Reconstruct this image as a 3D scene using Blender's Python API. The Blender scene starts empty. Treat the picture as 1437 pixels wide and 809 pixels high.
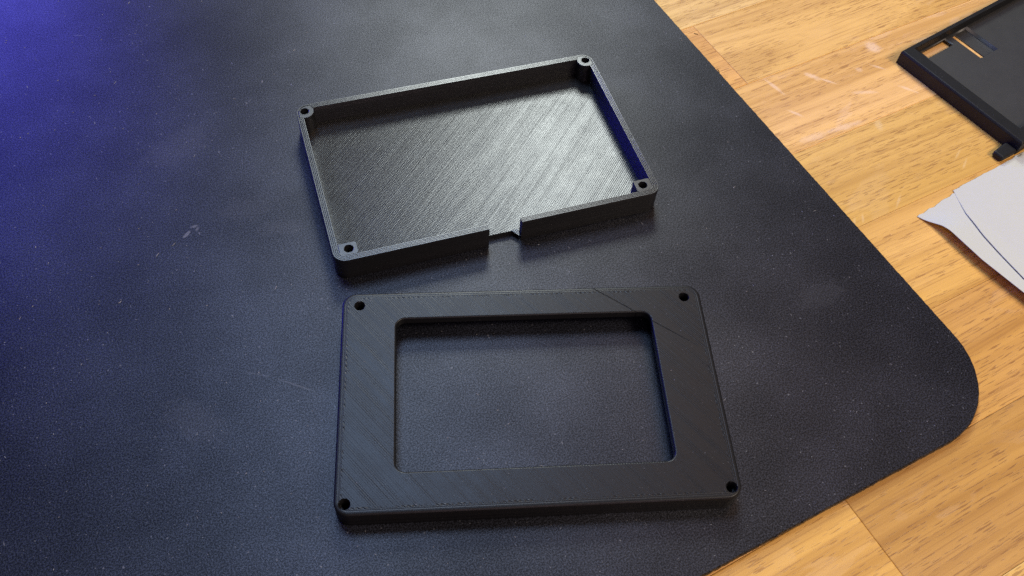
import bpy, bmesh, math, random
from mathutils import Vector, Matrix
from math import sin, cos, pi, radians as RD

C = bpy.context.scene
COL = C.collection
rng = random.Random(7)
MM = 0.001

# ------------------------------------------------------------------ camera
CAM_H = 0.2334
PITCH, ROLL, FPX = 0.97114, 0.09096, 1268.64
cd = bpy.data.cameras.new("camera")
cam = bpy.data.objects.new("camera", cd)
COL.objects.link(cam)
fw = Vector((0, cos(PITCH), -sin(PITCH)))
rt = Vector((1, 0, 0))
up = rt.cross(fw)
r2 = cos(ROLL) * rt + sin(ROLL) * up
u2 = -sin(ROLL) * rt + cos(ROLL) * up
cam.matrix_world = Matrix(((r2.x, u2.x, -fw.x, 0), (r2.y, u2.y, -fw.y, 0),
                           (r2.z, u2.z, -fw.z, CAM_H), (0, 0, 0, 1)))
cd.sensor_width = 36.0
cd.lens = FPX / 1437.0 * 36.0
cd.clip_start, cd.clip_end = 0.005, 30.0
C.camera = cam

# ------------------------------------------------------------------ world and lamps
W = bpy.data.worlds.new("World")
C.world = W
W.use_nodes = True
bg = W.node_tree.nodes["Background"]
bg.inputs["Color"].default_value = (0.75, 0.75, 1.0, 1)
bg.inputs["Strength"].default_value = 0.05


def area_lamp(name, loc, target, size, power, color, size_y=None):
    l = bpy.data.lights.new(name, 'AREA')
    l.shape = 'RECTANGLE'
    l.size = size
    l.size_y = size_y or size
    l.energy = power
    l.color = color
    o = bpy.data.objects.new(name, l)
    COL.objects.link(o)
    o.location = loc
    o.rotation_euler = (Vector(target) - Vector(loc)).to_track_quat('-Z', 'Y').to_euler()
    return o


def sky_pos(az, el, dist, t=(0.02, 0.18, 0.0)):
    a, e = RD(az), RD(el)
    return (t[0] + dist * cos(e) * sin(a), t[1] + dist * cos(e) * cos(a), t[2] + dist * sin(e))


MID = (0.02, 0.18, 0.0)
area_lamp("window_light", sky_pos(-6, 42, 1.3), MID, 0.30, 7.8, (0.92, 1.0, 0.97))
area_lamp("roof_window_light", sky_pos(-28, 67, 1.2), MID, 0.38, 5.3, (0.43, 0.63, 1.0))
area_lamp("ceiling_lamp", sky_pos(112, 50, 1.1), MID, 0.30, 6.6, (1.0, 0.82, 0.64))
area_lamp("warm_room_lamp", sky_pos(165, 38, 1.1), MID, 0.40, 1.5, (1.0, 0.70, 0.80))
area_lamp("far_warm_fill", sky_pos(27, 62, 1.3), MID, 0.50, 1.3, (1.0, 0.60, 0.36))  # added fill, no real lamp; warms the sheen on the lid's right side
area_lamp("blue_led_strip", (-0.62, 0.50, 0.16), (-0.02, 0.20, 0), 0.12, 2.4, (0.015, 0.01, 1.0), 0.50)
area_lamp("blue_led", (-0.33, 0.44, 0.14), (-0.15, 0.30, 0), 0.10, 0.46, (0.12, 0.105, 1.0))

C.view_settings.view_transform = 'Standard'
C.view_settings.look = 'None'
C.view_settings.exposure = 0.0
C.view_settings.gamma = 1.0
C.view_settings.use_curve_mapping = False
C.cycles.max_bounces = 6
C.cycles.use_denoising = False
C.cycles.sample_clamp_indirect = 3.0
C.cycles.blur_glossy = 0.5


# ------------------------------------------------------------------ object helpers
def empty(name, loc, rz=0.0):
    o = bpy.data.objects.new(name, None)
    o.empty_display_size = 0.01
    COL.objects.link(o)
    o.location = loc
    o.rotation_euler = (0, 0, rz)
    return o


def tag(o, label=None, cat=None, group=None, kind=None):
    for k, v in (("label", label), ("category", cat), ("group", group), ("kind", kind)):
        if v:
            o[k] = v
    return o


def mesh_obj(name, me, m, parent=None, angle=32):
    o = bpy.data.objects.new(name, me)
    COL.objects.link(o)
    if m is not None:
        me.materials.clear()
        me.materials.append(m)
    if angle is not None:
        for p in me.polygons:
            p.use_smooth = True
        me.set_sharp_from_angle(angle=RD(angle))
        # level tops stay flat, so that rounded edges do not bleed into them
        for p in me.polygons:
            if abs(p.normal.z) > 0.9995:
                p.use_smooth = False
        caps = {e for p in me.polygons if not p.use_smooth for e in p.edge_keys}
        for e in me.edges:
            if e.key in caps:
                e.use_edge_sharp = True
    if parent is not None:
        o.parent = parent
    return o


def bm_mesh(bm, name, normals=True):
    if normals:
        bmesh.ops.recalc_face_normals(bm, faces=bm.faces[:])
    me = bpy.data.meshes.new(name)
    bm.to_mesh(me)
    bm.free()
    return me


def rrect(x0, x1, y0, y1, r, n=10):
    """counter-clockwise rounded rectangle, points in metres"""
    r = max(r, 1e-6)
    pts = []
    for cx, cy, a0 in ((x1 - r, y1 - r, 0), (x0 + r, y1 - r, 90), (x0 + r, y0 + r, 180), (x1 - r, y0 + r, 270)):
        for i in range(n + 1):
            a = RD(a0 + 90 * i / n)
            pts.append((cx + r * cos(a), cy + r * sin(a)))
    return pts


def circle(cx, cy, r, n=28, wob=0.0, seed=0):
    g = random.Random(seed)
    return [(cx + (r + g.uniform(-wob, wob)) * cos(2 * pi * i / n), cy + (r + g.uniform(-wob, wob)) * sin(2 * pi * i / n)) for i in range(n)]


def loft(bm, loops):
    """loops: list of lists of Vector, same length; bridges consecutive loops with quads. returns bm loops"""
    vs = [[bm.verts.new(p) for p in lp] for lp in loops]
    n = len(vs[0])
    for a, b in zip(vs, vs[1:]):
        for i in range(n):
            bm.faces.new((a[i], a[(i + 1) % n], b[(i + 1) % n], b[i]))
    return vs


def at_z(pts, z):
    return [Vector((x, y, z)) for x, y in pts]


def fill_loops(bm, loops):
    edges = []
    for vs in loops:
        n = len(vs)
        for i in range(n):
            e = bm.edges.get((vs[i], vs[(i + 1) % n]))
            if e is None:
                e = bm.edges.new((vs[i], vs[(i + 1) % n]))
            edges.append(e)
    bmesh.ops.triangle_fill(bm, use_beauty=True, use_dissolve=False, edges=edges)


def prism(bm, pts, z0, z1):
    vs = loft(bm, [at_z(pts, z0), at_z(pts, z1)])
    bm.faces.new(vs[0][::-1])
    bm.faces.new(vs[1])


def prism_mesh(pts, z0, z1, name="tmp"):
    bm = bmesh.new()
    prism(bm, pts, z0, z1)
    return bm_mesh(bm, name)


def boolean(me_a, me_b, op):
    a = bpy.data.objects.new("tmp_a", me_a)
    b = bpy.data.objects.new("tmp_b", me_b)
    COL.objects.link(a)
    COL.objects.link(b)
    m = a.modifiers.new("b", 'BOOLEAN')
    m.operation = op
    m.solver = 'EXACT'
    m.object = b
    dg = bpy.context.evaluated_depsgraph_get()
    out = bpy.data.meshes.new_from_object(a.evaluated_get(dg))
    bpy.data.objects.remove(a)
    bpy.data.objects.remove(b)
    return out


# ------------------------------------------------------------------ node helpers
class NT:
    def __init__(self, name):
        self.m = bpy.data.materials.new(name)
        self.m.use_nodes = True
        self.t = self.m.node_tree
        self.b = self.t.nodes["Principled BSDF"]

    def node(self, typ, **kw):
        n = self.t.nodes.new(typ)
        for k, v in kw.items():
            setattr(n, k, v)
        return n

    def put(self, sock, v):
        if isinstance(v, bpy.types.NodeSocket):
            self.t.links.new(v, sock)
        elif v is not None:
            sock.default_value = v

    def math(self, op, a, b=None, c=None, clamp=False):
        n = self.node('ShaderNodeMath', operation=op, use_clamp=clamp)
        self.put(n.inputs[0], a)
        if b is not None:
            self.put(n.inputs[1], b)
        if c is not None:
            self.put(n.inputs[2], c)
        return n.outputs[0]

    def noise(self, vec, scale, detail=3.0, rough=0.55, dist=0.0, color=False):
        n = self.node('ShaderNodeTexNoise')
        self.put(n.inputs['Vector'], vec)
        n.inputs['Scale'].default_value = scale
        n.inputs['Detail'].default_value = detail
        n.inputs['Roughness'].default_value = rough
        n.inputs['Distortion'].default_value = dist
        return n.outputs['Color' if color else 'Fac']

    def mapping(self, vec, scale=(1, 1, 1), rot=(0, 0, 0), loc=(0, 0, 0)):
        n = self.node('ShaderNodeMapping')
        self.put(n.inputs['Vector'], vec)
        self.put(n.inputs['Scale'], scale)
        self.put(n.inputs['Rotation'], rot)
        self.put(n.inputs['Location'], loc)
        return n.outputs[0]

    def ramp(self, v, a, b, lo=0.0, hi=1.0, smooth=True):
        n = self.node('ShaderNodeMapRange')
        if smooth:
            n.interpolation_type = 'SMOOTHSTEP'
        self.put(n.inputs['Value'], v)
        n.inputs['From Min'].default_value = a
        n.inputs['From Max'].default_value = b
        n.inputs['To Min'].default_value = lo
        n.inputs['To Max'].default_value = hi
        return n.outputs[0]

    def mix(self, f, a, b, blend='MIX'):
        n = self.node('ShaderNodeMix', data_type='RGBA', blend_type=blend)
        self.put(n.inputs[0], f)
        self.put(n.inputs[6], a)
        self.put(n.inputs[7], b)
        return n.outputs[2]

    def bump(self, h, strength, dist, normal=None):
        n = self.node('ShaderNodeBump')
        self.put(n.inputs['Height'], h)
        n.inputs['Strength'].default_value = strength
        n.inputs['Distance'].default_value = dist
        if normal is not None:
            self.put(n.inputs['Normal'], normal)
        return n.outputs[0]

    def coord(self):
        return self.node('ShaderNodeTexCoord').outputs['Object']

    def xyz(self, v):
        n = self.node('ShaderNodeSeparateXYZ')
        self.put(n.inputs[0], v)
        return n.outputs

    def combine(self, x, y, z=0.0):
        n = self.node('ShaderNodeCombineXYZ')
        for i, v in enumerate((x, y, z)):
            self.put(n.inputs[i], v)
        return n.outputs[0]


# ------------------------------------------------------------------ materials
def print_material(name, pitch=0.5, ang=45, line_amp=1.0, rough=0.40, edge=None, line=None, base=0.012, spec=0.5,
                   cross=0.0, pw=1.0, lean=0.0):
    """black printed plastic: diagonal extrusion lines on level faces, layer lines on upright ones.
    edge = (half x, half y, radius, centre y) lets the border strands run parallel to the outline."""
    k = NT(name)
    co = k.coord()
    x, y, z = k.xyz(co)
    a = RD(ang)
    d = k.math('ADD', k.math('MULTIPLY', x, cos(a)), k.math('MULTIPLY', y, sin(a)))
    e = k.math('ADD', k.math('MULTIPLY', x, -sin(a)), k.math('MULTIPLY', y, cos(a)))
    wob = k.noise(co, 90, 2)
    d2 = k.math('ADD', d, k.math('MULTIPLY', wob, 0.00018))
    ph = k.math('MULTIPLY', d2, 2 * pi / (pitch * MM))
    s = k.math('SINE', ph)
    # strands differ in height from one to the next
    strand = k.noise(k.combine(k.math('MULTIPLY', d2, 1400.0), k.math('MULTIPLY', e, 10.0)), 1.0, 2)
    patch = k.noise(k.combine(k.math('MULTIPLY', d2, 420.0), k.math('MULTIPLY', e, 22.0)), 1.0, 3)
    amp = k.ramp(patch, 0.42, 0.66, 0.25, 1.0)
    h = k.math('ADD', k.math('MULTIPLY', k.math('MULTIPLY', s, 0.30), amp), k.math('MULTIPLY', strand, 1.1))
    if cross:
        e2 = k.math('SINE', k.math('MULTIPLY', e, 2 * pi / (0.62 * MM)))
        grain = k.noise(co, 1500, 2)
        h = k.math('ADD', h, k.math('MULTIPLY', e2, cross * 0.5))
        h = k.math('ADD', h, k.math('MULTIPLY', grain, 0.9 * cross))
    h = k.math('MULTIPLY', h, line_amp)
    if lean:
        # the nozzle drags every strand over its neighbour: a slightly leaning profile
        fr = k.math('FRACT', k.math('MULTIPLY', d2, 1.0 / (pitch * MM)))
        fr = k.math('MINIMUM', fr, k.math('MULTIPLY', k.math('SUBTRACT', 1.0, fr), 6.0))
        h = k.math('ADD', h, k.math('MULTIPLY', fr, -lean))
    if edge:
        hx, hy, r, cy = edge
        qx = k.math('ADD', k.math('ABSOLUTE', x), -(hx - r))
        qy = k.math('ADD', k.math('ABSOLUTE', k.math('ADD', y, -cy)), -(hy - r))
        mx, my = k.math('MAXIMUM', qx, 0.0), k.math('MAXIMUM', qy, 0.0)
        ln = k.math('SQRT', k.math('ADD', k.math('MULTIPLY', mx, mx), k.math('MULTIPLY', my, my)))
        sd = k.math('ADD', k.math('ADD', ln, k.math('MINIMUM', k.math('MAXIMUM', qx, qy), 0.0)), -r)
        border = k.ramp(sd, -1.75 * MM, -1.65 * MM)
        rings = k.math('MULTIPLY', k.math('SINE', k.math('MULTIPLY', sd, 2 * pi / (0.55 * MM))), 0.35)
        # little turn-round loops where the diagonal strands meet the border
        loops = k.math('MULTIPLY', k.ramp(sd, -2.25 * MM, -2.0 * MM), k.math('SUBTRACT', 1.0, border))
        per = k.math('SINE', k.math('MULTIPLY', d, pi / (pitch * MM)))
        loops = k.math('MULTIPLY', loops, k.math('MULTIPLY', k.math('MULTIPLY', per, 1.1), k.ramp(k.noise(co, 260, 2), 0.35, 0.65)))
        h = k.math('ADD', k.math('MULTIPLY', h, k.math('SUBTRACT', 1.0, border)), k.math('MULTIPLY', rings, border))
        h = k.math('ADD', h, loops)
    if line:
        (ax, ay), (bx, by) = line
        L = math.hypot(bx - ax, by - ay)
        nx, ny = -(by - ay) / L, (bx - ax) / L
        off = k.math('ABSOLUTE', k.math('ADD', k.math('ADD', k.math('MULTIPLY', x, nx), k.math('MULTIPLY', y, ny)), -(ax * nx + ay * ny)))
        al = k.math('ADD', k.math('ADD', k.math('MULTIPLY', x, (bx - ax) / L), k.math('MULTIPLY', y, (by - ay) / L)), -(ax * (bx - ax) + ay * (by - ay)) / L)
        seam = k.math('MULTIPLY', k.ramp(off, 0.03 * MM, 0.17 * MM, 1.0, 0.0), k.math('MULTIPLY', k.ramp(al, -0.0005, 0.0005), k.ramp(al, L - 0.022, L, 1.0, 0.0)))
        h = k.math('SUBTRACT', h, k.math('MULTIPLY', seam, 5.0))
    # upright faces: layers
    lay = k.math('MULTIPLY', k.math('SINE', k.math('MULTIPLY', z, 2 * pi / (0.3 * MM))), 0.25)
    layn = k.noise(k.combine(k.math('MULTIPLY', x, 30.0), k.math('MULTIPLY', y, 30.0), k.math('MULTIPLY', z, 2500.0)), 1.0, 2)
    lay = k.math('ADD', lay, k.math('MULTIPLY', layn, 1.6))
    nz = k.math('ABSOLUTE', k.xyz(k.node('ShaderNodeTexCoord').outputs['Normal'])[2])
    level = k.ramp(nz, 0.55, 0.75)
    hm = k.node('ShaderNodeMix', data_type='FLOAT')
    k.put(hm.inputs[0], level)
    k.put(hm.inputs[2], lay)
    k.put(hm.inputs[3], h)
    nb = k.bump(hm.outputs[0], 0.55, 0.00007 * pw)
    k.put(k.b.inputs['Normal'], nb)
    dust = k.ramp(k.noise(co, 2600, 1), 0.74, 0.80)
    colr = k.mix(dust, (base, base * 1.02, base * 1.10, 1), (0.10, 0.10, 0.105, 1))
    if line:
        colr = k.mix(seam, colr, (0.003, 0.003, 0.003, 1))
    k.put(k.b.inputs['Base Color'], colr)
    rr = k.math('ADD', rough - 0.05, k.math('MULTIPLY', k.noise(co, 160, 3), 0.10))
    k.put(k.b.inputs['Roughness'], rr)
    k.b.inputs['Specular IOR Level'].default_value = spec
    return k.m


def mat_material():
    k = NT("desk_mat_cloth")
    co = k.coord()
    x, y, z = k.xyz(co)
    fine = k.noise(co, 3200, 1)
    weave = k.noise(co, 2300, 2, 0.6)
    mott = k.noise(co, 34, 4, 0.6)
    broad = k.noise(co, 9, 3)
    c = k.mix(k.ramp(weave, 0.40, 0.64), (0.002, 0.002, 0.0028, 1), (0.0155, 0.0178, 0.027, 1))
    c = k.mix(k.ramp(mott, 0.40, 0.70), c, k.mix(1.0, c, (1.5, 1.5, 1.52, 1), 'MULTIPLY'))
    c = k.mix(k.ramp(broad, 0.50, 0.72), c, k.mix(1.0, c, (1.35, 1.35, 1.38, 1), 'MULTIPLY'))
    # pale dust specks and fibres worked into the cloth
    sp = k.ramp(k.noise(co, 1100, 1), 0.70, 0.78)
    sp2 = k.ramp(k.noise(k.mapping(co, (900, 260, 1), (0, 0, 0.6)), 1.0, 1), 0.77, 0.83)
    c = k.mix(k.math('MULTIPLY', k.math('MULTIPLY', sp, k.ramp(mott, 0.35, 0.66, 0.35, 1.0)), 0.9), c, (0.16, 0.16, 0.17, 1))
    c = k.mix(k.math('MULTIPLY', sp2, 0.45), c, (0.22, 0.22, 0.23, 1))
    # rubbed places: (x, y, length, width, angle, strength) in metres
    for (sx, sy, ln, wd, an, st) in SCUFFS:
        v = k.mapping(co, (1, 1, 1), (0, 0, 0), (-sx, -sy, 0))
        vx, vy, _ = k.xyz(v)
        ca, sa = cos(an), sin(an)
        a = k.math('MULTIPLY', k.math('ADD', k.math('MULTIPLY', vx, ca), k.math('MULTIPLY', vy, sa)), 1.0 / ln)
        b = k.math('MULTIPLY', k.math('ADD', k.math('MULTIPLY', vx, -sa), k.math('MULTIPLY', vy, ca)), 1.0 / wd)
        r = k.math('SQRT', k.math('ADD', k.math('MULTIPLY', a, a), k.math('MULTIPLY', b, b)))
        r = k.math('ADD', r, k.math('MULTIPLY', k.math('SUBTRACT', k.noise(co, 420, 3), 0.5), 1.6))
        c = k.mix(k.math('MULTIPLY', k.ramp(r, 0.35, 1.0, 1.0, 0.0), st), c, (0.20, 0.20, 0.21, 1))
    k.put(k.b.inputs['Base Color'], c)
    k.b.inputs['Roughness'].default_value = 0.41
    k.put(k.b.inputs['Specular IOR Level'], k.math('ADD', k.ramp(broad, 0.30, 0.72, 0.35, 0.45), k.math('ADD', k.ramp(mott, 0.3, 0.7, -0.05, 0.05), k.ramp(weave, 0.36, 0.66, -0.13, 0.13))))
    k.b.inputs['Specular Tint'].default_value = (0.96, 0.95, 1.0, 1)
    h = k.math('ADD', k.math('MULTIPLY', weave, 1.0), k.math('MULTIPLY', fine, 0.5))
    k.put(k.b.inputs['Normal'], k.bump(h, 0.32, 0.00006))
    return k.m


def oak_material(name="oak_stave", arch=None, flecks=()):
    """oak: long bands, short dark pores along the grain, pale ray flecks; the grain runs along object x.
    arch = (x, y): the bands close in arches pointing at that spot."""
    k = NT(name)
    co = k.coord()
    oi = k.node('ShaderNodeObjectInfo')
    rnd = oi.outputs['Random']
    off = k.combine(k.math('MULTIPLY', rnd, 13.7), k.math('MULTIPLY', rnd, 7.3), k.math('MULTIPLY', rnd, 3.1))
    nv = k.node('ShaderNodeVectorMath', operation='ADD')
    k.put(nv.inputs[0], co)
    k.put(nv.inputs[1], off)
    p = nv.outputs[0]
    x, y, z = k.xyz(co)
    # the grain wanders slowly
    wave = k.math('MULTIPLY', k.math('SUBTRACT', k.noise(k.mapping(p, (5, 9, 1)), 1.0, 1), 0.5), 0.010)
    if arch:
        ax, ay = arch
        dy = k.math('ADD', k.math('ADD', y, -ay), k.math('MULTIPLY', wave, 0.6))
        gy = k.math('ADD', k.math('MULTIPLY', k.math('ADD', x, -ax), 0.05), k.math('MULTIPLY', k.math('MULTIPLY', dy, dy), 17.0))
        gy = k.math('ADD', k.math('MULTIPLY', gy, 2.4), k.math('MULTIPLY', rnd, 0.5))
    else:
        gy = k.math('ADD', y, wave)
        gy = k.math('ADD', gy, k.math('MULTIPLY', rnd, 0.5))
    gp = k.math('ADD', k.math('ADD', y, wave), rnd)
    px = k.math('ADD', x, k.math('MULTIPLY', rnd, 5.0))
    bands = k.noise(k.combine(k.math('MULTIPLY', px, 3.0), k.math('MULTIPLY', gy, 170.0)), 1.0, 3, 0.6)
    wide = k.noise(k.combine(k.math('MULTIPLY', px, 6.0), k.math('MULTIPLY', gy, 45.0)), 1.0, 2)
    fine = k.noise(k.combine(k.math('MULTIPLY', px, 16.0), k.math('MULTIPLY', gp, 1250.0)), 1.0, 3, 0.65)
    pore = k.noise(k.combine(k.math('MULTIPLY', px, 150.0), k.math('MULTIPLY', gp, 1900.0)), 1.0, 1)
    pored = k.noise(k.combine(k.math('MULTIPLY', px, 12.0), k.math('MULTIPLY', gy, 150.0)), 1.0, 2)
    pm = k.math('MULTIPLY', k.ramp(pore, 0.58, 0.65), k.ramp(pored, 0.36, 0.56))
    c = k.mix(k.ramp(bands, 0.30, 0.70), (0.57, 0.295, 0.056, 1), (0.84, 0.49, 0.120, 1))
    c = k.mix(k.math('MULTIPLY', k.ramp(wide, 0.35, 0.7), 0.45), c, (0.86, 0.52, 0.17, 1))
    c = k.mix(k.math('MULTIPLY', k.ramp(fine, 0.50, 0.72), 0.62), c, (0.42, 0.195, 0.045, 1))
    c = k.mix(k.math('MULTIPLY', pm, 0.62), c, (0.30, 0.12, 0.030, 1))
    # ray flecks: short pale strokes lying across the grain
    fl = k.noise(k.mapping(p, (55, 150, 1), (0, 0, 0.55)), 1.0, 2, 0.45, 0.5)
    flm = k.math('MULTIPLY', k.ramp(fl, 0.60, 0.66), k.ramp(k.noise(p, 14, 2), 0.47, 0.60))
    c = k.mix(k.math('MULTIPLY', flm, 0.22), c, (0.88, 0.60, 0.33, 1))
    f2 = k.noise(k.mapping(p, (42, 95, 1), (0, 0, -0.5)), 1.0, 1, 0.4, 0.8)  # larger pale flecks, also painted in for whitish glare on the wood
    c = k.mix(k.math('MULTIPLY', k.ramp(f2, 0.64, 0.69), k.math('MULTIPLY', oi.outputs['Alpha'], 0.42)), c, (0.92, 0.66, 0.38, 1))
    # the large pale ray flecks that show in this particular stave
    for (sx, sy, ln, wd, an, st) in flecks:
        vx, vy = k.math('ADD', x, -sx), k.math('ADD', y, -sy)
        ca, sa = cos(an), sin(an)
        a = k.math('MULTIPLY', k.math('ADD', k.math('MULTIPLY', vx, ca), k.math('MULTIPLY', vy, sa)), 1.0 / ln)
        b = k.math('MULTIPLY', k.math('ADD', k.math('MULTIPLY', vx, -sa), k.math('MULTIPLY', vy, ca)), 1.0 / wd)
        r = k.math('SQRT', k.math('ADD', k.math('MULTIPLY', a, a), k.math('MULTIPLY', b, b)))
        r = k.math('ADD', r, k.math('MULTIPLY', k.math('SUBTRACT', k.noise(p, 300, 2), 0.5), 1.1))
        c = k.mix(k.math('MULTIPLY', k.ramp(r, 0.25, 1.25, 1.0, 0.0), st * 0.8), c, (0.94, 0.70, 0.40, 1))
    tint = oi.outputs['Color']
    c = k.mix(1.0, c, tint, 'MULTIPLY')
    k.put(k.b.inputs['Base Color'], c)
    k.put(k.b.inputs['Roughness'], k.math('ADD', 0.42, k.math('MULTIPLY', fine, 0.16)))
    k.b.inputs['Specular IOR Level'].default_value = 0.60
    hh = k.math('SUBTRACT', k.math('MULTIPLY', fine, 0.35), k.math('MULTIPLY', pm, 1.0))
    k.put(k.b.inputs['Normal'], k.bump(hh, 0.45, 0.00015))
    return k.m


def flat_material(name, col, rough, nscale=800, namt=0.12, bump=0.0001, spec=0.4):
    k = NT(name)
    co = k.coord()
    n = k.noise(co, nscale, 4)
    c2 = tuple(v * (1 - namt) for v in col)
    k.put(k.b.inputs['Base Color'], k.mix(n, (*col, 1), (*c2, 1)))
    k.b.inputs['Roughness'].default_value = rough
    k.b.inputs['Specular IOR Level'].default_value = spec
    k.put(k.b.inputs['Normal'], k.bump(n, 0.4, bump))
    return k.m


# ------------------------------------------------------------------ frames of reference (metres, on the desk)
MAT_O = Vector((0.15277, 0.13409))          # sharp corner of the mat outline
MAT_A = 0.55083                             # direction of its near edge
MAT_T = 0.0027                              # mat thickness; mat top is z = 0
ZT = -MAT_T
STAVE_A = MAT_A + 0.021
A, D = 0.054, 0.03429                       # half outline of the printed case
SCUFFS = []

# ------------------------------------------------------------------ wooden desk: staves side by side
oak = oak_material()
desk = empty("wooden_desk", (MAT_O.x, MAT_O.y, ZT), STAVE_A)
tag(desk, "honey coloured oak desk top of glued staves under the black mat", "desk")
ROW = 0.0366
core = bmesh.new()
prism(core, [(-0.62, -0.20), (0.55, -0.20), (0.55, 0.62), (-0.62, 0.62)], -0.026, -0.0010)
mesh_obj("core_board", bm_mesh(core, "core_board"), flat_material("glue_line", (0.13, 0.062, 0.022), 0.7), desk, None)
TINTS = [(1.0, 1.0, 1.0), (0.93, 0.87, 0.80), (1.06, 1.03, 1.0), (0.88, 0.78, 0.66), (1.04, 1.06, 1.0)]
row_joints = {-1: [-0.0645, 0.27, -0.41], 4: [0.0118, -0.30, 0.38], 5: [-0.12, 0.21, 0.40], 3: [-0.21, 0.26],
              2: [-0.10, 0.29], 1: [-0.24, 0.165], 0: [-0.16, 0.20]}
FLECKS = [(0.0202, 0.1429, 0.0053, 0.00102, -1.39, 0.5), (0.0373, 0.1408, 0.0034, 0.00153, -1.06, 0.55), (0.0413, 0.1359, 0.0036, 0.00068, -0.89, 0.5), (0.0504, 0.1249, 0.0054, 0.00102, -0.41, 0.4), (0.0186, 0.1277, 0.0034, 0.00085, -1.02, 0.5), (0.0168, 0.115, 0.0074, 0.00187, -0.05, 0.4), (0.031, 0.1141, 0.0085, 0.00153, -0.06, 0.45), (0.0435, 0.1093, 0.0029, 0.0017, -2.12, 0.45), (0.0705, 0.1437, 0.0038, 0.0034, -1.02, 0.55), (0.0648, 0.1334, 0.0034, 0.00068, -0.87, 0.45), (0.0669, 0.119, 0.0039, 0.00085, -0.97, 0.5), (0.0567, 0.1359, 0.0017, 0.00119, -0.56, 0.35), (0.001, 0.0782, 0.0024, 0.00051, 0.66, 0.4), (0.0043, 0.0776, 0.0023, 0.00051, 0.76, 0.4), (0.0079, 0.0774, 0.0024, 0.00051, 0.91, 0.4), (0.0249, 0.078, 0.0044, 0.00051, 0.61, 0.35), (0.0591, 0.0804, 0.0034, 0.00051, 0.57, 0.35), (0.0602, 0.0851, 0.0043, 0.00051, 0.5, 0.3)]
oak_arch = oak_material("oak_stave_arched", (-0.06, 0.010))


def stave_mesh(x0, x1, y0, y1, g):
    bm = bmesh.new()
    gap, b = 0.00006, 0.00022
    X0, X1, Y0, Y1 = x0 + gap, x1 - gap, y0 + gap, y1 - gap
    dz = g.uniform(-0.00004, 0.00004)
    lo = [(X0, Y0), (X1, Y0), (X1, Y1), (X0, Y1)]
    ins = [(X0 + b, Y0 + b), (X1 - b, Y0 + b), (X1 - b, Y1 - b), (X0 + b, Y1 - b)]
    vs = loft(bm, [at_z(lo, -0.010), at_z(lo, -0.00012), at_z(ins, dz * 0.4)])
    bm.faces.new(vs[2])
    return bm_mesh(bm, "stave")


for row in range(-5, 16):
    y0 = row * ROW + 0.0019
    js = sorted([-0.60] + row_joints.get(row, [-0.33 + rng.uniform(-.1, .1), 0.05 + rng.uniform(-.1, .1), 0.36]) + [0.53])
    for i, (x0, x1) in enumerate(zip(js, js[1:])):
        m = oak
        t = TINTS[rng.randrange(5)]
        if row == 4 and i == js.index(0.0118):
            m, t = oak_arch, (1.08, 1.08, 1.16)  # arched stave; tint raised to carry some window glare
        if row == 4 and x1 == 0.0118:
            t = (1.02, 0.90, 0.86)
        if row in (2, 3) and x0 < 0.0 < x1:
            mine = [(q[0] - x0, q[1] - y0) + tuple(q[2:]) for q in FLECKS if y0 - .002 < q[1] < y0 + ROW + .002]
            m = oak_material("oak_stave_flecked", None, mine)
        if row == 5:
            t = (1.06, 1.13, 1.35)  # pale stave tone, lifted further with window glare put into the colour
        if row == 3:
            t = (1.12, 1.12, 1.45)  # window glare on this row painted in as a paler, bluer tint
        if row == 2:
            t = (0.98, 0.98, 0.93)
        if row == -1:
            t = (0.78, 0.70, 0.60) if x0 > -0.07 else (1.02, 0.97, 0.86)
        # own mesh placed so that the grain coordinate starts at the stave itself
        me = stave_mesh(0, x1 - x0, 0, ROW, rng)
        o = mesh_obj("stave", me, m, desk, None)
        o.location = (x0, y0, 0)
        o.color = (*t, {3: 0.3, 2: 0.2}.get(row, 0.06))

# ------------------------------------------------------------------ mat
SCUFFS += [(-0.1046, 0.1690, 0.0022, 0.0007, 1.1, 0.50), (-0.1033, 0.1722, 0.0018, 0.0006, 0.5, 0.40), (-0.1020, 0.1712, 0.0012, 0.0005, 1.4, 0.35),
           (-0.0700, 0.1213, 0.0060, 0.00040, -0.10, 0.12), (-0.0590, 0.1190, 0.0075, 0.00035, -0.25, 0.20),
           (-0.1694, 0.2553, 0.0026, 0.00035, 0.05, 0.25), (-0.0993, 0.2297, 0.0016, 0.0005, 1.2, 0.18), (-0.089, 0.181, 0.012, 0.006, 0.4, 0.05),
           (-0.075, 0.175, 0.010, 0.004, 0.2, 0.06), (0.013, 0.160, 0.010, 0.0010, 0.3, 0.08), (-0.118, 0.205, 0.016, 0.009, 0.9, 0.05),
           (-0.085, 0.105, 0.013, 0.007, -0.4, 0.05), (0.098, 0.168, 0.012, 0.006, 0.6, 0.05)]


def mat_outline(inset, jag, seed=3):
    r = 0.027
    g = random.Random(seed)
    L1, L2 = 0.52, 0.60
    p = []
    n1 = 900
    for i in range(n1):                               # right edge, from the corner away from the camera
        p.append((0 - inset, r + (L2 - r) * i / n1, 1, 0))
    p.append((-inset, L2, 0, 0))
    p.append((-L1, L2, 0, 0))
    p.append((-L1, inset, 0, 0))
    for i in range(n1):
        p.append((-L1 + (L1 - r) * i / n1, inset, 0, -1))
    for i in range(1, 30):
        a = RD(-90 + 90 * i / 30)
        p.append((-r + (r - inset) * cos(a), r + (r - inset) * sin(a), cos(a), sin(a)))
    return [(x + nx * g.gauss(0, jag), y + ny * g.gauss(0, jag)) for x, y, nx, ny in p]


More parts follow.
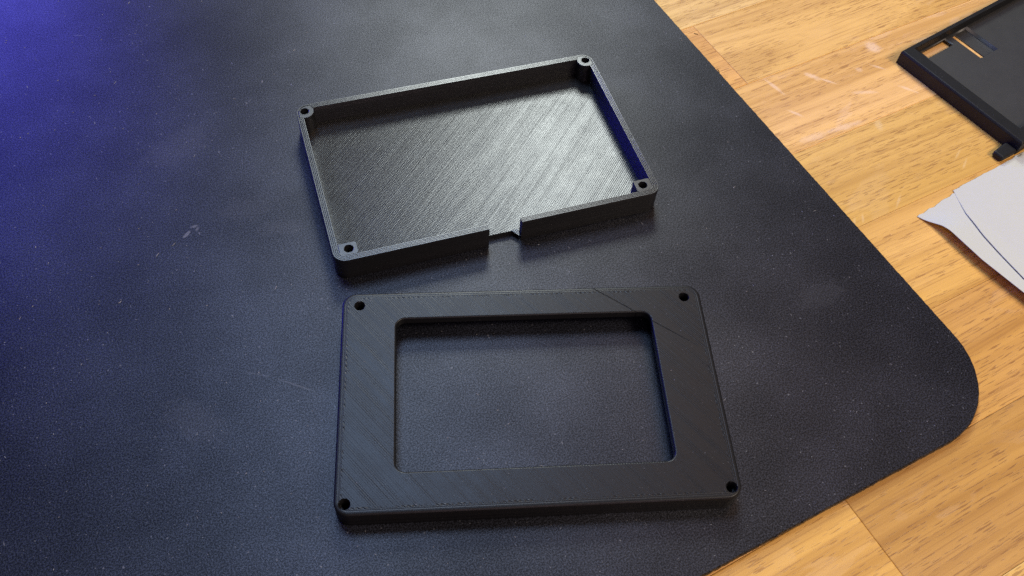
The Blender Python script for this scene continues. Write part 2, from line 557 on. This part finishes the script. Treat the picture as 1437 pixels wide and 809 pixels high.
bm = bmesh.new()
oA, oB = mat_outline(0, 0.00006), mat_outline(0.00030, 0.00006, 4)
vs = loft(bm, [at_z(oB, ZT + 0.0001), at_z(oA, ZT + 0.0006), at_z(oA, -0.0004), at_z(oB, 0.0)])
bm.faces.new(vs[3])
mat_ob = mesh_obj("desk_mat", bm_mesh(bm, "desk_mat"), None, None, 40)
c_, s_ = cos(MAT_A), sin(MAT_A)
mat_ob.location = (MAT_O.x, MAT_O.y, 0)
mat_ob.rotation_euler = (0, 0, MAT_A)
# scuffs were measured on the desk: turn them into the mat's own axes
SCUFFS[:] = [((x - MAT_O.x) * c_ + (y - MAT_O.y) * s_, -(x - MAT_O.x) * s_ + (y - MAT_O.y) * c_, l, w, a - MAT_A, st)
             for x, y, l, w, a, st in SCUFFS]
mat_ob.data.materials.append(mat_material())
tag(mat_ob, "large black cloth desk mat with a rounded corner", "desk mat")

# ------------------------------------------------------------------ printed case, open bottom half
TR_H, TR_F, TR_W = 0.00943, 0.0020, 0.0021
plas_floor = print_material("black_plastic_tray_floor", 0.62, 135, 1.0, 0.29, base=0.009, cross=0.40, spec=0.75, pw=0.85, lean=1.7)
plas_wall = print_material("black_plastic_tray_wall", 0.5, 45, 0.08, 0.31, base=0.012, spec=0.85, pw=2.0)
plas_lid = print_material("black_plastic_lid", 0.56, 40, 1.0, 0.36, (A, D, 0.0042, 0.0),
                          ((0.0205, 0.0345), (0.053, 0.0105)), base=0.010, spec=0.30)
plas_border = print_material("black_plastic_border", 0.5, 45, 0.6, 0.5, base=0.012, spec=0.3)
plas_part = print_material("black_plastic_part", 0.5, 45, 0.6, 0.52, base=0.018, spec=1.0)

NEAR = (A - 0.00284, D - 0.00313)
INSET = (A - 0.00517, D - 0.00441)
tray = empty("enclosure_tray", (-0.01672, 0.20823, 0), 0.38343)
tag(tray, "open black printed box half with a notch in its front wall", "case half")

NX0, NX1, NY = -0.0051, 0.0057, -0.0312        # notch through the front wall


def notched(x, ydepth):
    return [(NX0, -D - 0.002), (NX1, -D - 0.002), (NX1, ydepth), (NX0, ydepth)]


# floor panel
bm = bmesh.new()
fo = rrect(-A + TR_W + .00001, A - TR_W - .00001, -D + TR_W + .00001, D - TR_W - .00001, 0.0022)
prism(bm, fo, 0.00002, TR_F)
fl = bm_mesh(bm, "floor_panel")
fl = boolean(fl, prism_mesh(notched(0, NY), -0.001, 0.02), 'DIFFERENCE')
mesh_obj("floor_panel", fl, plas_floor, tray)
bm = bmesh.new()
bp_ = [Vector(p) for p in ((NX1 - .0024, NY + .0002, TR_F + .00003), (NX1 - .00004, NY + .0002, TR_F + .00003), (NX1 - .0002, -D + .0004, .0018))]
top_ = [bm.verts.new(p) for p in bp_]
low_ = [bm.verts.new(p - Vector((0, .0001, .0005))) for p in bp_]
bm.faces.new(top_)
bm.faces.new(low_[::-1])
for q_ in range(3):
    bm.faces.new((top_[q_], low_[q_], low_[(q_ + 1) % 3], top_[(q_ + 1) % 3]))
mesh_obj("burr", bm_mesh(bm, "burr"), plas_floor, tray, None)

# wall: a rounded ring whose rim is four printed strands wide
bm = bmesh.new()
loops = []
loops.append(at_z(rrect(-A + .0002, A - .0002, -D + .0002, D - .0002, .0038), 0.0))
loops.append(at_z(rrect(-A, A, -D, D, .004), 0.0003))
for zf in (0.3, 0.6, 0.9):
    o_ = 0.00003 if zf == 0.6 else 0.0
    loops.append(at_z(rrect(-A + o_, A - o_, -D + o_, D - o_, .004), TR_H * zf))
loops.append(at_z(rrect(-A, A, -D, D, .004), TR_H - 0.00022))
nst = 4
sw = TR_W / nst
for i in range(nst):
    for f, dz in ((0.16, 0.0), (0.5, 0.00001), (0.84, 0.0), (1.0, -0.00016 if i < nst - 1 else -0.00022)):
        o_ = (i + f) * sw
        loops.append(at_z(rrect(-A + o_, A - o_, -D + o_, D - o_, max(.004 - o_, .0012)), TR_H + dz))
loops.append(at_z(rrect(-A + TR_W, A - TR_W, -D + TR_W, D - TR_W, .0019), 0.0))
vs = loft(bm, loops)
n = len(vs[0])
for i in range(n):
    bm.faces.new((vs[-1][i], vs[-1][(i + 1) % n], vs[0][(i + 1) % n], vs[0][i]))
wall = bm_mesh(bm, "wall")
cut_out = prism_mesh([(NX0, -D - .002), (NX1, -D - .002), (NX1, -D + TR_W + .0012), (NX0, -D + TR_W + .0012)], -0.001, 0.02)
wall = boolean(wall, cut_out, 'DIFFERENCE')
HR = 0.00142
boss_specs = []
for sx in (-1, 1):
    boss_specs.append((sx * NEAR[0], NEAR[1], 'near'))
    boss_specs.append((sx * INSET[0], -INSET[1], 'inset'))
boss_meshes = []
for (bx, by, kind) in boss_specs:
    s = 1 if bx > 0 else -1
    if kind == 'near':
        # round pillar in the corner, tied to both walls
        shape = circle(bx, by, 0.0031, 40)
        lim = rrect(-A + .0007, A - .0007, -D + .0007, D - .0007, .0033)
        body = boolean(prism_mesh(shape, 0.0001, TR_H - .00004), prism_mesh(lim, -.01, .02), 'INTERSECT')
        cutter = boolean(prism_mesh(circle(bx, by, 0.00311, 40), -0.001, .02), prism_mesh(rrect(-A + .00069, A - .00069, -D + .00069, D - .00069, .00331), -.01, .03), 'INTERSECT')
        wall = boolean(wall, cutter, 'DIFFERENCE')
    else:
        x0, x1 = (bx - 0.0027, A - TR_W - .00002) if s > 0 else (-A + TR_W + .00002, bx + 0.0027)
        shape = rrect(x0, x1, -D + TR_W + .00002, by + 0.0024, 0.0006, 5)
        body = prism_mesh(shape, TR_F + 0.00003, TR_H - .00010)
    body = boolean(body, prism_mesh(circle(bx, by, HR, 28, 0.00007, 5), TR_F + .0004, 0.02), 'DIFFERENCE')
    boss_meshes.append(body)
mesh_obj("wall", wall, plas_wall, tray, 40)
for me in boss_meshes:
    o = mesh_obj("screw_boss", me, plas_wall, tray)
    bv = o.modifiers.new("edge", 'BEVEL')
    bv.width, bv.segments, bv.limit_method, bv.angle_limit = 0.00012, 2, 'ANGLE', RD(50)

# ------------------------------------------------------------------ printed case, lid with a window
LZ, LP = 0.0074, 0.0025
lid = empty("display_bezel", (0.00819, 0.12053, 0), 0.14208)
tag(lid, "flat black printed lid with a large rectangular window and four corner holes", "case lid")
WX0, WX1, WY0, WY1, WR = -0.0381, 0.0376, -0.0229, 0.0249, 0.0028
holes = [(-INSET[0], INSET[1]), (INSET[0], INSET[1]), (NEAR[0], -NEAR[1]), (-NEAR[0], -NEAR[1])]
bm = bmesh.new()
F = 0.0007
outer = []
outer.append(at_z(rrect(-A, A, -D, D, .0042, 12), LZ - LP))
for i in range(5):
    a = RD(90 * i / 4)
    o_ = F * (1 - cos(a))
    outer.append(at_z(rrect(-A + o_, A - o_, -D + o_, D - o_, .0042 - o_, 12), LZ - F + F * sin(a) * 0.999))
vo = loft(bm, outer)
F2 = 0.0005
inner = []
for i in range(4):
    a = RD(90 * (1 - i / 3))
    o_ = F2 * cos(a) - F2
    inner.append(at_z(rrect(WX0 + o_ + 0, WX1 - o_, WY0 + o_, WY1 - o_, WR - o_), LZ - F2 + F2 * sin(a) * 0.999))
inner = [at_z(rrect(WX0 - F2 * (1 - i / 3) ** 2, WX1 + F2 * (1 - i / 3) ** 2, WY0 - F2 * (1 - i / 3) ** 2, WY1 + F2 * (1 - i / 3) ** 2, WR + F2 * (1 - i / 3) ** 2), LZ - F * .001 - F2 * (i / 3) ** 2) for i in range(4)]
inner.append(at_z(rrect(WX0, WX1, WY0, WY1, WR), LZ - LP))
vi = loft(bm, inner)
vh = []
for q, (hx, hy) in enumerate(holes):
    rtop = HR + 0.00022
    vh.append(loft(bm, [at_z(circle(hx, hy, rtop, 28, 0.00010, q), LZ - F * .001), at_z(circle(hx, hy, HR, 28, 0.00010, q + 9), LZ - .0003), at_z(circle(hx, hy, HR, 28, 0.00010, q + 9), LZ - LP)]))
fill_loops(bm, [vo[-1], vi[0]] + [v[0] for v in vh])
fill_loops(bm, [vo[0], vi[-1]] + [v[-1] for v in vh])
mesh_obj("face_plate", bm_mesh(bm, "face_plate"), plas_lid, lid, 40)
bm = bmesh.new()
sk = []
SW = 0.0018
zt_ = LZ - LP - 0.00001
for o_, z_ in ((0.00025, 0.0), (0.0, 0.0003), (0.0, 0.0022), (0.00006, 0.0024), (0.0, 0.0026), (0.0, zt_ - .0002), (0.00005, zt_), (SW, zt_), (SW, 0.0)):
    sk.append(at_z(rrect(-A + o_, A - o_, -D + o_, D - o_, .0042 - o_, 12), z_))
vs = loft(bm, sk)
n = len(vs[0])
for i in range(n):
    bm.faces.new((vs[-1][i], vs[-1][(i + 1) % n], vs[0][(i + 1) % n], vs[0][i]))
mesh_obj("side_wall", bm_mesh(bm, "side_wall"), plas_lid, lid, 40)
for hx, hy in holes:  # unseen tubes, added under the holes to keep them dark
    bm = bmesh.new()
    lo_ = [at_z(circle(hx, hy, 0.00255, 24), 0.0008), at_z(circle(hx, hy, 0.00255, 24), zt_), at_z(circle(hx, hy, HR, 24), zt_), at_z(circle(hx, hy, HR, 24), 0.0008)]
    vs = loft(bm, lo_)
    for i in range(24):
        bm.faces.new((vs[-1][i], vs[-1][(i + 1) % 24], vs[0][(i + 1) % 24], vs[0][i]))
    mesh_obj("screw_boss", bm_mesh(bm, "screw_boss"), plas_lid, lid)

# ------------------------------------------------------------------ third printed part at the far right, on bare wood


def mat_uv(u, v, z):
    return Vector((MAT_O.x + u * c_ - v * s_, MAT_O.y + u * s_ + v * c_, z))


PH, PF = 0.0060, 0.0020
part = empty("printed_bezel", mat_uv(0.0701, 0.1342, ZT), MAT_A + 0.131)
tag(part, "black printed panel with a slot and raised border on the wood behind the paper", "printed part")
PW, PD = 0.100, 0.0577
RB, RL, RF = 0.0018, 0.0060, 0.0060
# panel with two openings and a blind groove
ip = [(RL, -PD + RF), (PW - RL, -PD + RF), (PW - RL, -RB), (RL, -RB)]
pl = prism_mesh(ip, 0.00005, PF)
for x0, x1, y0, y1, z0 in ((0.0110, 0.0262, -0.0065, -0.0021, -.01), (0.0300, 0.0398, -0.0178, -0.0021, 0.0005), (0.0292, 0.0332, -0.0176, -0.0023, -.01)):
    pl = boolean(pl, prism_mesh([(x0, y0), (x1, y0), (x1, y1), (x0, y1)], z0, 0.02), 'DIFFERENCE')
mesh_obj("panel", pl, plas_part, part)
# border frame, its inner face leaning outward on the near sides
bm = bmesh.new()


def rect_pts(x0, x1, y0, y1):
    return [(x0, y0), (x1, y0), (x1, y1), (x0, y1)]


fr = [at_z(rect_pts(0, PW, -PD, 0), 0.0), at_z(rect_pts(0, PW, -PD, 0), PH - 0.0007),
      at_z(rect_pts(.0006, PW - .0006, -PD + .0006, -.0003), PH),
      at_z(rect_pts(RL - .0003, PW - RL + .0003, -PD + RF - .0003, -RB), PH - 0.0001),
      at_z(rect_pts(RL + .00001, PW - RL - .00001, -PD + RF + .00001, -RB - .00001), 0.0)]
vs = loft(bm, fr)
for i in range(4):
    bm.faces.new((vs[-1][i], vs[-1][(i + 1) % 4], vs[0][(i + 1) % 4], vs[0][i]))
o = mesh_obj("border", bm_mesh(bm, "border"), plas_border, part)
bv = o.modifiers.new("edge", 'BEVEL')
bv.width, bv.segments, bv.limit_method, bv.angle_limit = 0.00025, 2, 'ANGLE', RD(28)
# clip at the near left corner
bm = bmesh.new()
tb = [(-0.0082, -0.0573), (-0.00002, -0.0576), (-0.00002, -0.0524), (-0.0082, -0.0530)]
prism(bm, tb, 0.0001, 0.0026)
tbm = bm_mesh(bm, "clip")
o = mesh_obj("clip", tbm, plas_border, part)
bv = o.modifiers.new("edge", 'BEVEL')
bv.width, bv.segments, bv.limit_method, bv.angle_limit = 0.0008, 3, 'ANGLE', RD(40)

# ------------------------------------------------------------------ torn paper
paper_m = flat_material("white_paper", (0.62, 0.62, 0.57), 0.75, 500, 0.05, 0.00006, 0.2)
paper = empty("torn_paper", mat_uv(0.045, 0.055, ZT), MAT_A)
tag(paper, "folded white paper with a torn edge on the wooden desk", "paper")
PO = (0.045, 0.055)


def lerp_poly(pts, t):
    n = len(pts) - 1
    f = t * n
    i = min(int(f), n - 1)
    f -= i
    return pts[i][0] * (1 - f) + pts[i + 1][0] * f, pts[i][1] * (1 - f) + pts[i + 1][1] * f


def ss(a, b, x):
    t = min(1, max(0, (x - a) / (b - a)))
    return t * t * (3 - 2 * t)


# lower leaf: pointed corner on the left, near edge curling up off the wood
low_l = [(0.0240, 0.0700), (0.0268, 0.0622), (0.0282, 0.0450), (0.0312, 0.0290), (0.0350, 0.008), (0.039, -0.010), (0.0420, -0.027)]
# strip grid: across from the left edge to the right, along from the torn end downwards
def leaf(name, left, right, jag, hfun, nu=40, nv=90, seed=11):
    g = random.Random(seed)
    bm = bmesh.new()
    grid = []
    js, j = [], 0
    for k in range(nu + 1):
        j = j * 0.5 + g.gauss(0, jag)
        js.append(j)
    for i in range(nv + 1):
        t = i / nv
        l = lerp_poly(left, t)
        r = lerp_poly(right, t)
        row = []
        for k in range(nu + 1):
            s = (k / nu) ** 1.3
            u = l[0] * (1 - s) + r[0] * s
            v = l[1] * (1 - s) + r[1] * s
            v += js[k] * max(0.0, 1 - t * 30) * (0.1 if k == 0 else 1)
            row.append(bm.verts.new((u - PO[0], v - PO[1], hfun(u, v, s, t))))
        grid.append(row)
    for i in range(nv):
        for k in range(nu):
            bm.faces.new((grid[i][k], grid[i][k + 1], grid[i + 1][k + 1], grid[i + 1][k]))
    o = mesh_obj(name, bm_mesh(bm, name), paper_m, paper, 60)
    so = o.modifiers.new("thickness", 'SOLIDIFY')
    so.thickness = 0.0001
    so.offset = 1
    return o


def dist_left(u, v, poly):
    best = 9
    for (ax, ay), (bx, by) in zip(poly, poly[1:]):
        L2 = (bx - ax) ** 2 + (by - ay) ** 2
        tt = min(1, max(0, ((u - ax) * (bx - ax) + (v - ay) * (by - ay)) / L2))
        best = min(best, math.hypot(u - ax - tt * (bx - ax), v - ay - tt * (by - ay)))
    return best


def low_h(u, v, s, t):
    d = dist_left(u, v, low_l)
    lift = 0.0034 * ss(0.070, 0.058, v) * max(0, 1 - d / 0.016) ** 1.4
    return 0.0002 + lift


def up_h(u, v, s, t):
    d = dist_left(u, v, up_l)
    b = low_h(u, v, s, t) + 0.00011
    return b + 0.00045 * ss(0.071, 0.058, v) * max(0.0, 1 - d / 0.02) ** 1.2 + 0.0002 * sin(u * 160) * ss(0, .02, d)


low_r = [(0.085, 0.0768), (0.086, 0.060), (0.088, 0.045), (0.09, 0.030), (0.092, 0.010), (0.093, -0.008), (0.095, -0.025)]
up_l = [(0.0440, 0.0736), (0.0403, 0.0634), (0.0382, 0.0533), (0.0373, 0.0434), (0.0366, 0.0334), (0.0375, 0.009), (0.041, -0.027)]
up_r = [(0.0852, 0.0765), (0.0862, 0.060), (0.0882, 0.052), (0.09, 0.042), (0.092, 0.030), (0.094, 0.010), (0.0952, -0.025)]
leaf("lower_leaf", low_l, low_r, 0.00018, low_h)
leaf("upper_leaf", up_l, up_r, 0.00008, up_h, seed=5)

# ------------------------------------------------------------------ lint and dust on the mat, two loose fibres on the wood
lint_m = flat_material("lint", (0.50, 0.50, 0.52), 0.8)
bm = bmesh.new()


def fibre(bm, p, ang, ln, w, bend, z):
    pts = []
    for i in range(4):
        t = i / 3 - 0.5
        a = ang
        x = p[0] + cos(a) * t * ln - sin(a) * bend * (t * t)
        y = p[1] + sin(a) * t * ln + cos(a) * bend * (t * t)
        pts.append((x, y))
    rings = []
    for i, (x, y) in enumerate(pts):
        h = w * (0.55 if i in (0, 3) else 1.0)
        nx, ny = -sin(ang) * h, cos(ang) * h
        zz = z + 0.00003
        rings.append([bm.verts.new((x + nx, y + ny, zz)), bm.verts.new((x, y, zz + w * 1.2)), bm.verts.new((x - nx, y - ny, zz))])
    for a, b in zip(rings, rings[1:]):
        for i in range(2):
            bm.faces.new((a[i], a[i + 1], b[i + 1], b[i]))


def inside_case(x, y):
    for o, e in ((tray, 0.001), (lid, 0.001)):
        dx, dy = x - o.location.x, y - o.location.y
        c, s = cos(o.rotation_euler.z), sin(o.rotation_euler.z)
        u, v = dx * c + dy * s, -dx * s + dy * c
        if abs(u) < A + e and abs(v) < D + e:
            if o is lid and WX0 + .003 < u < WX1 - .003 and WY0 + .003 < v < WY1 - .003:
                continue
            return True
    return False


cnt = 0
while cnt < 1050:
    u, v = -rng.uniform(0.002, 0.40), rng.uniform(0.002, 0.42)
    q = mat_uv(u, v, 0)
    if inside_case(q.x, q.y) or (u > -.027 and v < .027):
        continue
    if rng.random() > 0.25 + 1.5 * abs(sin(u * 31 + 2.0 * sin(v * 23))) * abs(cos(v * 37 + u * 11)):
        continue                                     # dust gathers unevenly
    big = rng.random() < 0.10
    fibre(bm, (q.x, q.y), rng.uniform(0, pi), rng.uniform(.0006, .0016) if big else rng.uniform(.00018, .0006),
          rng.uniform(.00004, .00009), rng.uniform(-.0008, .0008) if big else 0, 0.0)
    cnt += 1
for q_ in range(70):
    u, v = rng.uniform(-A + .002, A - .002), rng.uniform(-D + .002, D - .002)
    if WX0 - .001 < u < WX1 + .001 and WY0 - .001 < v < WY1 + .001:
        continue
    cl_, sl_ = cos(lid.rotation_euler.z), sin(lid.rotation_euler.z)
    fibre(bm, (lid.location.x + u * cl_ - v * sl_, lid.location.y + u * sl_ + v * cl_), rng.uniform(0, pi), rng.uniform(.0001, .0006), .00004, 0.0, LZ)
lint = mesh_obj("lint", bm_mesh(bm, "lint", False), lint_m, None, 60)
tag(lint, "pale specks of dust and lint scattered over the black mat and lid", "lint", None, "stuff")

hair_m = flat_material("dark_fibre", (0.03, 0.02, 0.015), 0.6)
for (u, v, ang, ln, bd, lab) in ((0.0022, 0.1584, 1.75, 0.0034, 0.0012, "short dark curved fibre lying on the wood against the mat edge"),
                                 (0.0062, 0.1805, -0.3, 0.0017, 0.0002, "tiny dark fleck on the pale wood near the top of the mat edge")):
    bm = bmesh.new()
    fibre(bm, (0, 0), ang, ln, 0.00012, bd, 0.0)
    o = mesh_obj("loose_fibre", bm_mesh(bm, "loose_fibre", False), hair_m, None, 60)
    o.location = mat_uv(u, v, ZT + 0.0001)
    tag(o, lab, "fibre")
